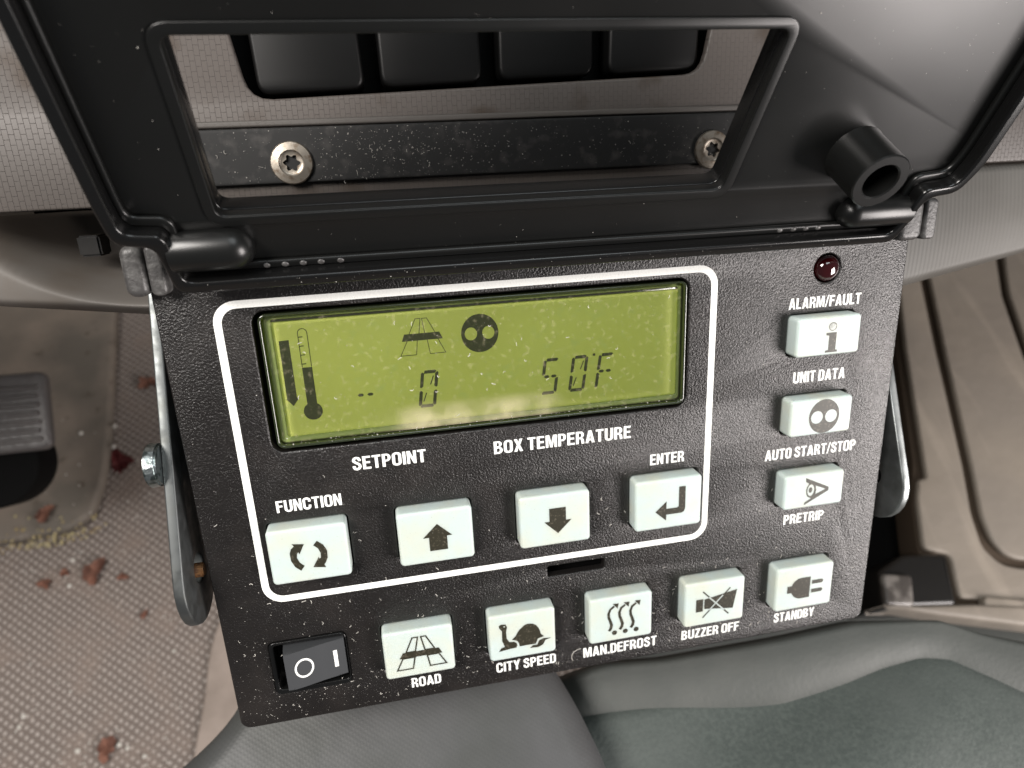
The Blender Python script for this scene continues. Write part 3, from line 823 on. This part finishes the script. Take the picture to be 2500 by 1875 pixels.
for (a, b, c, d), k in zip(BT, order):
    bo = plate('button', [rr(a, d, b, c, 1.15)], -2.0, 4.0, 0.75, M['rubber'], ctl, res=5, ang=60)
    bo['label'] = names[k]
    sy = decal('button_symbol', IC[k], ZB, M['icon'], bo)
    if k == 'info':
        decal('symbol_dot', [[circ(165.1, -18.75, 1.2, 20, 1.15)]], ZB, mat('worn_dot', (0.25, 0.26, 0.24), .5, .4, var=(('noise', 1.2, .4, .6, (.45, .47, .44)),)), bo)
        decal('symbol_dot_rim', [[circ(165.1, -18.75, 1.3, 20, 1.25), circ(165.1, -18.75, 1.1, 20, 1.05)]], ZB + .01, M['icon'], bo)
    if k == 'horn':
        # pale outline where the cross runs over the horn
        decal('symbol_outline', [[stroke([(130.6, -102.6), (136.0, -108.2)], .42)], [stroke([(135.4, -102.6), (130.9, -107.4)], .42)]], ZB + .04, M['rubber'], bo)

# hinge ears moulded on the housing
for (x0, x1, y0, y1, gx) in ((-17.2, -8.2, 3.9, 15.6, -12.0), (182.5, 194.5, 4.0, 15.2, 190.2)):
    e = plate('hinge_ear', [rr(x0, y0, gx - .15, y1, 2.2) if x0 < 0 else rr(x0, y0, gx - .15, y1, 2.2)], -8, 4.6, 1.6, M['cap'], ctl, res=4)
    plate('hinge_cap', [rr(gx + .15, y0, x1, y1, 1.5)], -8, 4.4, 0.9, M['cap'], e, res=4)

# ---- lid, hinged at the top of the face and swung up towards the viewer
LID = Matrix.Translation((0, 6 * MM, 4 * MM)) @ Matrix.Rotation(math.radians(33), 4, 'X')
outer = [(-14.0, 132), (-14.0, 24), (-13.4, 15.4), (-5.9, 14.4), (-5.5, 9.0), (-5.0, 1.4), (176.6, 1.2), (178.4, 6.0), (179.3, 15.0), (187.6, 16.0), (190.4, 24), (190.6, 132)]
inner = [(-11.2, 129.5), (-11.2, 24), (-10.9, 18.0), (-4.1, 17.3), (-3.0, 15.8), (-2.7, 4.4), (174.9, 4.2), (176.2, 8.0), (177.2, 17.6), (185.9, 18.6), (187.4, 25), (187.5, 129.5)]
outer = round_path(outer, 3.0); inner = round_path(inner, 2.4)
def win_path(g, r):
    return round_path([(7.2 - g, 18.0 - g), (123.3 + g, 18.0 - g), (126.3 + g, 55.2 + g), (7.2 - g, 55.2 + g)], r, 6)


lwin = win_path(0, 2.4)
lid = plate('lid', [outer, lwin], -2.4, 0.0, 0.3, M['lid'], ctl, LID)
plate('lid_rim', [outer, inner], 0.0, 5.0, 0.7, M['gloss'], lid, res=4)
foot = round_path([(-9.8, 128), (-9.8, 24), (-9.6, 20.0), (-3.2, 19.5), (-1.4, 18.0), (-1.2, 6.4), (173.6, 6.2), (174.6, 9.0), (175.6, 19.6), (184.6, 20.6), (185.6, 26), (185.6, 128)], 2.4)
plate('rim_foot', [inner, foot], 0.0, 1.5, 0.6, M['lid'], lid, res=3)
plate('window_surround', [win_path(2.2, 4.5), win_path(-.1, 2.3)], 0.02, 0.6, 0.28, M['lid'], lid, res=3)
plate('window_wall', [win_path(1.3, 2.8), win_path(-.05, 2.3)], -7.0, -2.4, 0.3, M['gloss'], lid)
# moulded boss
bm = bmesh.new()
prof = [(7.1, 0), (6.95, 1.0), (6.8, 12.0), (6.5, 12.3), (4.5, 12.3), (4.15, 12.0), (4.0, 1.0)]
n = 40; rings = [[bm.verts.new((155.4 + r * math.cos(2 * math.pi * i / n), 26.0 + r * math.sin(2 * math.pi * i / n), h)) for i in range(n)] for r, h in prof]
for A, B in zip(rings, rings[1:]):
    for i in range(n): bm.faces.new((A[i], A[(i + 1) % n], B[(i + 1) % n], B[i]))
bm.faces.new(rings[-1])
from_bm('boss', bm, M['lid'], lid, ang=40)


def capsule(name, x0, x1, y, z, r, round0, round1, material, parent):
    bm = bmesh.new(); n = 32; rings = []
    pr = []
    if round0: pr += [(x0 + r - r * math.cos(a), r * math.sin(a)) for a in [math.pi / 2 * i / 8 for i in range(1, 9)]]
    else: pr += [(x0, r * .97), (x0 + .4, r)]
    if round1: pr += [(x1 - r + r * math.sin(a), r * math.cos(a)) for a in [math.pi / 2 * i / 8 for i in range(0, 8)]]
    else: pr += [(x1 - .4, r), (x1, r * .97)]
    for (x, q) in pr:
        rings.append([bm.verts.new((x, y + q * math.cos(2 * math.pi * i / n), z + q * math.sin(2 * math.pi * i / n))) for i in range(n)])
    for A, B in zip(rings, rings[1:]):
        for i in range(n): bm.faces.new((A[i], A[(i + 1) % n], B[(i + 1) % n], B[i]))
    bm.faces.new(rings[0]); bm.faces.new(rings[-1])
    return from_bm(name, bm, material, parent, ang=50)


capsule('hinge_barrel', -4.0, 13.4, 10.6, 1.2, 4.7, False, True, M['lid'], lid)
capsule('hinge_barrel', 158.5, 178.5, 9.6, 1.2, 4.2, True, False, M['lid'], lid)
# moulded dimples beside the barrels
for xx in (14.8, 18.9, 22.9, 26.9, 31.3, 143.5, 147.4, 151.0, 154.6):
    bm = bmesh.new(); bmesh.ops.create_uvsphere(bm, u_segments=14, v_segments=8, radius=.85)
    bm.transform(Matrix.Translation((xx, 5.3, 1.45)) @ Matrix.Diagonal((1, .8, .4, 1)))
    from_bm('dimple', bm, M['cap'], lid)

# ------------------------------------------------------------------ dust and lint
rnd = random.Random(4)


def specks(bm, n, fx, fy, fz, smin, smax, ok=lambda x, y: True, frame=Matrix.Identity(4)):
    k = 0
    while k < n:
        x, y = fx(), fy()
        if not ok(x, y): continue
        k += 1
        s = smin + (smax - smin) * rnd.random() ** 3
        a = rnd.random() * 6.28; m = rnd.choice((3, 4, 5)); e = .5 + rnd.random() * .5
        z = fz(x, y)
        vs = []
        for i in range(m):
            t = a + 6.28 * i / m; r = s * (.6 + .5 * rnd.random())
            vs.append(bm.verts.new(frame @ Vector((x + r * math.cos(t), y + r * e * math.sin(t), z + rnd.random() * .05))))
        top = bm.verts.new(frame @ Vector((x, y, z + s * .5)))
        for i in range(m): bm.faces.new((vs[i], vs[(i + 1) % m], top))


def lint(bm, n, fx, fy, z, frame=Matrix.Identity(4), big=1.0):
    for _ in range(n):
        x, y = fx(), fy(); a = rnd.random() * 6.28; c = rnd.uniform(-1.2, 1.2); w = 0.05 + .03 * rnd.random()
        L_, R_ = [], []
        for i in range(6):
            L_.append((x + w * math.sin(a), y - w * math.cos(a))); R_.append((x - w * math.sin(a), y + w * math.cos(a)))
            st = rnd.uniform(.12, .3) * big
            x += st * math.cos(a); y += st * math.sin(a); a += c * rnd.uniform(.3, .9)
        vl = [bm.verts.new(frame @ Vector((p[0], p[1], z))) for p in L_]; vr = [bm.verts.new(frame @ Vector((p[0], p[1], z + .03))) for p in R_]
        for i in range(5): bm.faces.new((vl[i], vl[i + 1], vr[i + 1], vr[i]))


def inbtn(x, y):
    for a, b, c, d in BT:
        if a - .4 < x < b + .4 and d - .4 < y < c + .4: return True
    return False


def inhole(x, y):
    return (7.6 < x < 122.8 and -39.6 < y < -2) or (-2.3 < x < 19.5 and -114.4 < y < -96.3) or (79.7 < x < 97.8 and -89.3 < y < -85.4)


bm = bmesh.new()
# the lower edge of the face is dustiest
specks(bm, 1100, lambda: rnd.uniform(-12, 188), lambda: -123 + abs(rnd.gauss(0, 22)), lambda x, y: .04, .04, .22, lambda x, y: y < 3 and not inbtn(x, y) and not inhole(x, y) and rnd.random() < (1.15 - x / 200))
specks(bm, 420, lambda: rnd.uniform(-12, 188), lambda: rnd.uniform(-123, 2), lambda x, y: .04, .05, .20, lambda x, y: not inbtn(x, y) and not inhole(x, y))
specks(bm, 420, lambda: rnd.uniform(11, 119), lambda: rnd.uniform(-36, -5.5), lambda x, y: .34, .04, .15)
specks(bm, 120, lambda: rnd.uniform(11, 119), lambda: rnd.gauss(-37, .5), lambda x, y: .6, .08, .3)
specks(bm, 130, lambda: rnd.uniform(5, 173), lambda: rnd.uniform(-112, -16), lambda x, y: 4.03, .05, .14, lambda x, y: inbtn(x, y))
lint(bm, 150, lambda: rnd.uniform(-10, 185), lambda: -121 + abs(rnd.gauss(0, 25)), .12)
lint(bm, 30, lambda: rnd.uniform(12, 118), lambda: rnd.uniform(-35, -7), .4)
# the curled fibre under the turtle button
pts = [(89.2 + 2.6 * math.cos(a), -119.3 + 2.6 * math.sin(a)) for a in [math.radians(80 + 11 * i) for i in range(13)]]
flat = stroke(pts, .16)
flat_bm_ = bmesh.new(); flat_bm(flat_bm_, [[flat]], .25)
tmp = bpy.data.meshes.new('t'); flat_bm_.to_mesh(tmp); flat_bm_.free(); tmp.transform(Matrix.Scale(1000, 4)); bm.from_mesh(tmp)
d = from_bm('dust', bm, M['dust'], None, DEV)
tag(d, 'pale dust specks and lint curls lying on the black face', 'dust', kind='stuff')
bm = bmesh.new()
LM = Matrix.Translation((0, 6, 4)) @ Matrix.Rotation(math.radians(33), 4, 'X')
specks(bm, 160, lambda: rnd.uniform(-8, 183), lambda: rnd.uniform(2, 62), lambda x, y: .1 if y > 5 else 5.05, .05, .17, lambda x, y: not (6 < x < 128 and 17 < y < 56) and not (x < 14 and y < 19) and not (x > 157 and y < 18), LM)
specks(bm, 45, lambda: rnd.uniform(-3, 174), lambda: rnd.uniform(1.8, 4.0), lambda x, y: 5.03, .06, .2, frame=LM)
d2 = from_bm('dust', bm, M['dust'], None, DEV)
tag(d2, 'sparse dust specks on the inside of the raised lid', 'dust', kind='stuff')
bm = bmesh.new()
specks(bm, 900, lambda: rnd.uniform(-6, 150), lambda: rnd.uniform(28, 41.5), lambda x, y: -29.55, .06, .26, lambda x, y: rnd.random() < (.9 if 25 < x < 75 else .25))
lint(bm, 34, lambda: rnd.gauss(48, 14), lambda: rnd.gauss(35, 3), -29.4, big=.7)
lint(bm, 10, lambda: rnd.uniform(0, 145), lambda: rnd.uniform(28.5, 41), -29.4)
d3 = from_bm('dust', bm, M['dustdim'], None, DEV)
tag(d3, 'grey dust and lint on the black strip between the two screws', 'dust', kind='stuff')

# ------------------------------------------------------------------ tan engine cover on the right
K = lambda x, y: (2050 + x * 450 / 995, 850 + y * 450 / 995)
ec = root('engine_cover', 'tan vinyl engine cover with dark curved grooves right of the control panel', 'engine cover', Matrix.Identity(4))
ZE = 0.20


def epoly(name, pts, z0, z1, m, bev, r=.006):
    return plate(name, [[(p[0] / MM, p[1] / MM) for p in round_path(zp([K(*q) for q in pts], ZE), r)]], z0 / MM, z1 / MM, bev, m, ec, res=4, ang=60)


epoly('base_sheet', [(330, -900), (330, 0), (420, 600), (415, 830), (450, 1090), (640, 1385), (1500, 1440), (1700, -900)], ZE - .03, ZE - .006, M['groove'], 1)
epoly('outer_pad', [(270, -800), (358, 0), (470, 700), (425, 705), (420, 830), (455, 1085), (600, 1110), (650, 1350), (720, 1352), (1400, 1420), (1400, 1210), (965, 1185), (870, 1163), (775, 1075), (715, 900), (668, 640), (580, 260), (518, 0), (430, -420), (380, -800)], ZE - .006, ZE, M['tunnel'], 2.5)
epoly('middle_pad', [(568, 0), (628, 260), (716, 640), (768, 900), (822, 1030), (890, 1108), (965, 1138), (1400, 1170), (1400, 900), (1000, 60), (880, -280), (800, -800), (445, -800), (480, -420)], ZE - .006, ZE, M['tunnel'], 2.5)
epoly('far_pad', [(1040, 60), (915, -300), (850, -800), (1700, -800), (1700, 700), (1400, 700)], ZE - .006, ZE, M['tunnel'], 2.5)
epoly('edge_ledge', [(760, 1345), (1400, 1400), (1400, 1455), (765, 1400)], ZE - .004, ZE + .004, M['tunnel'], 1.5)
epoly('lower_moulding', [(190, 1395), (500, 1445), (1100, 1520), (1500, 1560), (1500, 1420), (700, 1388), (430, 1392)], ZE - .02, ZE + .006, M['tunnel'], 3)

# black latch block in the gap
lb = root('latch_block', 'black plastic latch block in the gap beside the tan cover', 'latch block', Matrix.Identity(4))
def kp(pts, z): return [(p[0] / MM, p[1] / MM) for p in round_path(zp([K(*q) for q in pts], z), .004)]


plate('block', [kp([(215, 1200), (340, 1112), (580, 1108), (640, 1390), (240, 1405)], .205)], 150, 205, 4, M['blackmould'], lb, res=4, ang=50)
plate('lit_latch_face', [kp([(230, 1215), (395, 1222), (408, 1395), (248, 1385)], .209)], 203, 209, 2.8, M['latch'], lb, res=4, ang=50)  # lit side of the block, its brightness put into the colour
plate('dark_gap_plate', [kp([(-400, -300), (330, -300), (420, 600), (430, 1090), (640, 1400), (-400, 1440)], .16)], 100, 160, 1, M['void'], ec)  # black plate added so the gap beside the cover stays dark

# ------------------------------------------------------------------ seat (lower right) and grey bolster (lower centre)
seat = root('seat', 'grey and green upholstered truck seat at the lower right under the panel', 'seat', Matrix.Identity(4))


def sheet(name, fn, nu, nv, material, parent):
    bm = bmesh.new(); g = [[bm.verts.new(fn(i / nu, j / nv)) for j in range(nv + 1)] for i in range(nu + 1)]
    for i in range(nu):
        for j in range(nv): bm.faces.new((g[i][j], g[i + 1][j], g[i + 1][j + 1], g[i][j + 1]))
    return from_bm(name, bm, material, parent, ang=80, scale=1)


def lerp_pts(pts, x):
    for (a, ya), (b, yb) in zip(pts, pts[1:]):
        if x <= b: return ya + (yb - ya) * (x - a) / (b - a)
    return pts[-1][1]


FOLD = [(1200, 1800), (1480, 1752), (1600, 1732), (1925, 1690), (2080, 1645), (2170, 1612), (2260, 1592), (2330, 1602), (2400, 1640), (2500, 1694), (2700, 1780)]
TOPE = [(1200, 1700), (1480, 1600), (1620, 1590), (1900, 1540), (2090, 1500), (2300, 1500), (2400, 1530), (2700, 1580)]


def cushion(u, v):
    x = 1250 + 1500 * u
    yt = lerp_pts(FOLD, x) - 40; yb = 2150
    y = yt + (yb - yt) * v
    h = 0.3945 + 0.0075 * math.sin(min(1, v * 1.8) * math.pi / 2) + 0.0025 * math.sin(u * 9 + v * 5)
    edge = max(0, (0.12 - v) / 0.12)
    h -= 0.004 * edge ** 2 + 0.05 * max(0, (0.14 - u) / 0.14) ** 2
    p = at(x, y, 0.40)
    return Vector((p.x, p.y, h))


def band(u, v):
    x = 1250 + 1500 * u
    yt = lerp_pts(TOPE, x); yb = lerp_pts(FOLD, x) + 30
    y = yt + (yb - yt) * v
    h = 0.400 - 0.020 * max(0, (0.15 - v) / 0.15) ** 2 - 0.0055 * max(0, (v - 0.3) / 0.7) ** 2
    if v == 0: h -= 0.06
    h -= 0.05 * max(0, (0.14 - u) / 0.14) ** 2
    p = at(x, y, 0.40)
    return Vector((p.x, p.y, h))


sheet('cushion', cushion, 90, 60, M['seat'], seat)
sheet('border_band', band, 90, 24, M['vinyl'], seat)
# piping bead along the fold on the far corner
bol = plate('bolster', [[(p[0] / MM, p[1] / MM) for p in round_path(zp([(640, 1560), (1320, 1560), (1372, 1640), (1420, 1720), (1500, 1880), (1560, 2100), (100, 2100), (430, 1875), (560, 1745)], 0.425), .012)]], 380, 425, 11, M['bolster'], None, res=8, ang=80)
tag(bol, 'smooth grey bolster with fine mesh texture directly below the panel', 'bolster')
# lower moulding under the seat edge, dark gap filler
world_poly('engine_cover_base', zp([(2000, 1440), (2900, 1560), (2900, 1900), (1500, 2000), (1500, 1500)], 0.15), 0.12, 0.15, M['vinyl'], bev=3, kind='structure')

# ------------------------------------------------------------------ pedal
Np = Vector((0, -0.45, 0.89)).normalized()
P0 = at(50, 1000, 0.20)
pd = root('pedal', 'worn pedal with ribbed rubber pad at the left edge', 'pedal', Matrix.Identity(4))
ux = Vector((1, 0, 0)); uy = Np.cross(ux).normalized()
PF = Matrix(((ux.x, uy.x, Np.x, P0.x), (ux.y, uy.y, Np.y, P0.y), (ux.z, uy.z, Np.z, P0.z), (0, 0, 0, 1)))
PFi = PF.inverted()


def pl(x, y):
    v = PFi @ hit(x, y, P0, Np); return (v.x * 1000, v.y * 1000)


a = pl(108, 905); b = pl(112, 1098); l = a[0] - 95
plate('pad', [rr(l, b[1], a[0], a[1], 7)], -9, 0, 3, M['pedal'], pd, PF, res=4)
nr = 7
for i in range(nr):
    y0 = b[1] + 7 + i * (a[1] - b[1] - 14) / nr
    plate('rib', [rr(l + 4, y0, a[0] - 5 - (i % 2), y0 + 3.6, 1.6)], -1.0, 2.2, 1.4, M['pedal'], pd, PF, res=3)
c1 = pl(-30, 1120)
plate('pedal_arm', [circ(c1[0] - 6, c1[1] - 6, 34, 40)], -45, -12, 3, M['void'], pd, PF)

# ------------------------------------------------------------------ leaves and crumbs
LV = [(232, 1402, 17, 'leaf', 'curled orange brown leaf scrap left of the bracket arm tip', 1), (112, 1428, 9, 'leaf', 'small pinkish leaf scrap left of the curled orange one', 2),
      (110, 1255, 13, 'leaf', 'upright pink leaf scrap lying beside the mossy edge', 3), (293, 1132, 20, 'redleaf', 'dark red leaf cluster left of the zinc bolt', 4),
      (366, 935, 15, 'leaf', 'pink leaf scrap half hidden behind the bracket arm top', 5), (260, 1828, 14, 'leaf', 'folded rust coloured leaf scrap at the bottom left', 6),
      (300, 1408, 7, 'leaf', 'faint leaf crumb right of the curled orange one', 7), (352, 1500, 6, 'leaf', 'tiny tan leaf crumb below the bracket arm tip', 8),
      (160, 1400, 7, 'leaf', 'tiny brown leaf crumb above left of the curled orange one', 9)]


def make_leaf(size, seed):
    r = random.Random(seed); bm = bmesh.new()
    n = 22; c = bm.verts.new((0, 0, size * .12)); ph = r.random() * 6
    rim, mid = [], []
    for i in range(n):
        a = 2 * math.pi * i / n
        lob = .45 + .40 * abs(math.cos(1.5 * a + ph)) * r.uniform(.5, 1.3) + .15 * r.random()
        rad = size * lob * (1 if math.cos(a - ph) > -.3 else .72)
        rim.append(bm.verts.new((rad * math.cos(a), rad * .72 * math.sin(a), size * (.15 + .35 * abs(math.sin(a * 1.5 + ph)) * r.random()))))
        mid.append(bm.verts.new((rad * .5 * math.cos(a), rad * .36 * math.sin(a), size * (.08 + .18 * r.random()))))
    for i in range(n):
        j = (i + 1) % n
        bm.faces.new((c, mid[i], mid[j])); bm.faces.new((mid[i], rim[i], rim[j], mid[j]))
    bmesh.ops.solidify(bm, geom=bm.faces[:], thickness=0.4)
    return bm


for (x, y, s, mk, lab, seed) in LV:
    p = at(x, y, 0.017 if x < 270 and y < 1300 else 0.001)
    o = from_bm('dry_leaf', make_leaf(s, seed), M[mk], None, Matrix.Translation(p) @ Matrix.Rotation(seed * 1.3, 4, 'Z'), ang=30)
    tag(o, lab, 'leaf', 'dried leaf scraps on the floor')

bm = bmesh.new()


def crumb(bm, p, s):
    r = bmesh.ops.create_icosphere(bm, subdivisions=1, radius=s)
    for v in r['verts']:
        v.co = Vector((v.co.x * rnd.uniform(.6, 1.3), v.co.y * rnd.uniform(.6, 1.3), v.co.z * .7)) + p * 1000


for i in range(420):
    x = rnd.uniform(-20, 280); base = 1338 - 0.14 * x - (max(0, x - 180) * .35)
    if rnd.random() > (.8 - abs(x - 120) / 210): continue
    crumb(bm, at(x, base - abs(rnd.gauss(0, 30)) + 14, 0.004 if rnd.random() < .5 else .016), rnd.uniform(.4, 1.6))
o = from_bm('moss', bm, M['moss'], None, ang=20)
tag(o, 'yellow dry moss crumbs along the toe board edge', 'moss', kind='stuff')
bm = bmesh.new()
for i in range(130):
    x = rnd.uniform(0, 500); y = rnd.uniform(1000, 1870)
    crumb(bm, at(x, y, 0.001 if y > 1330 else .016), rnd.uniform(.3, 1.1) if rnd.random() < .93 else 2.2)
o = from_bm('grit', bm, M['dust'], None, ang=20)
tag(o, 'pale grit scattered on the dimpled floor mat', 'grit', kind='stuff')
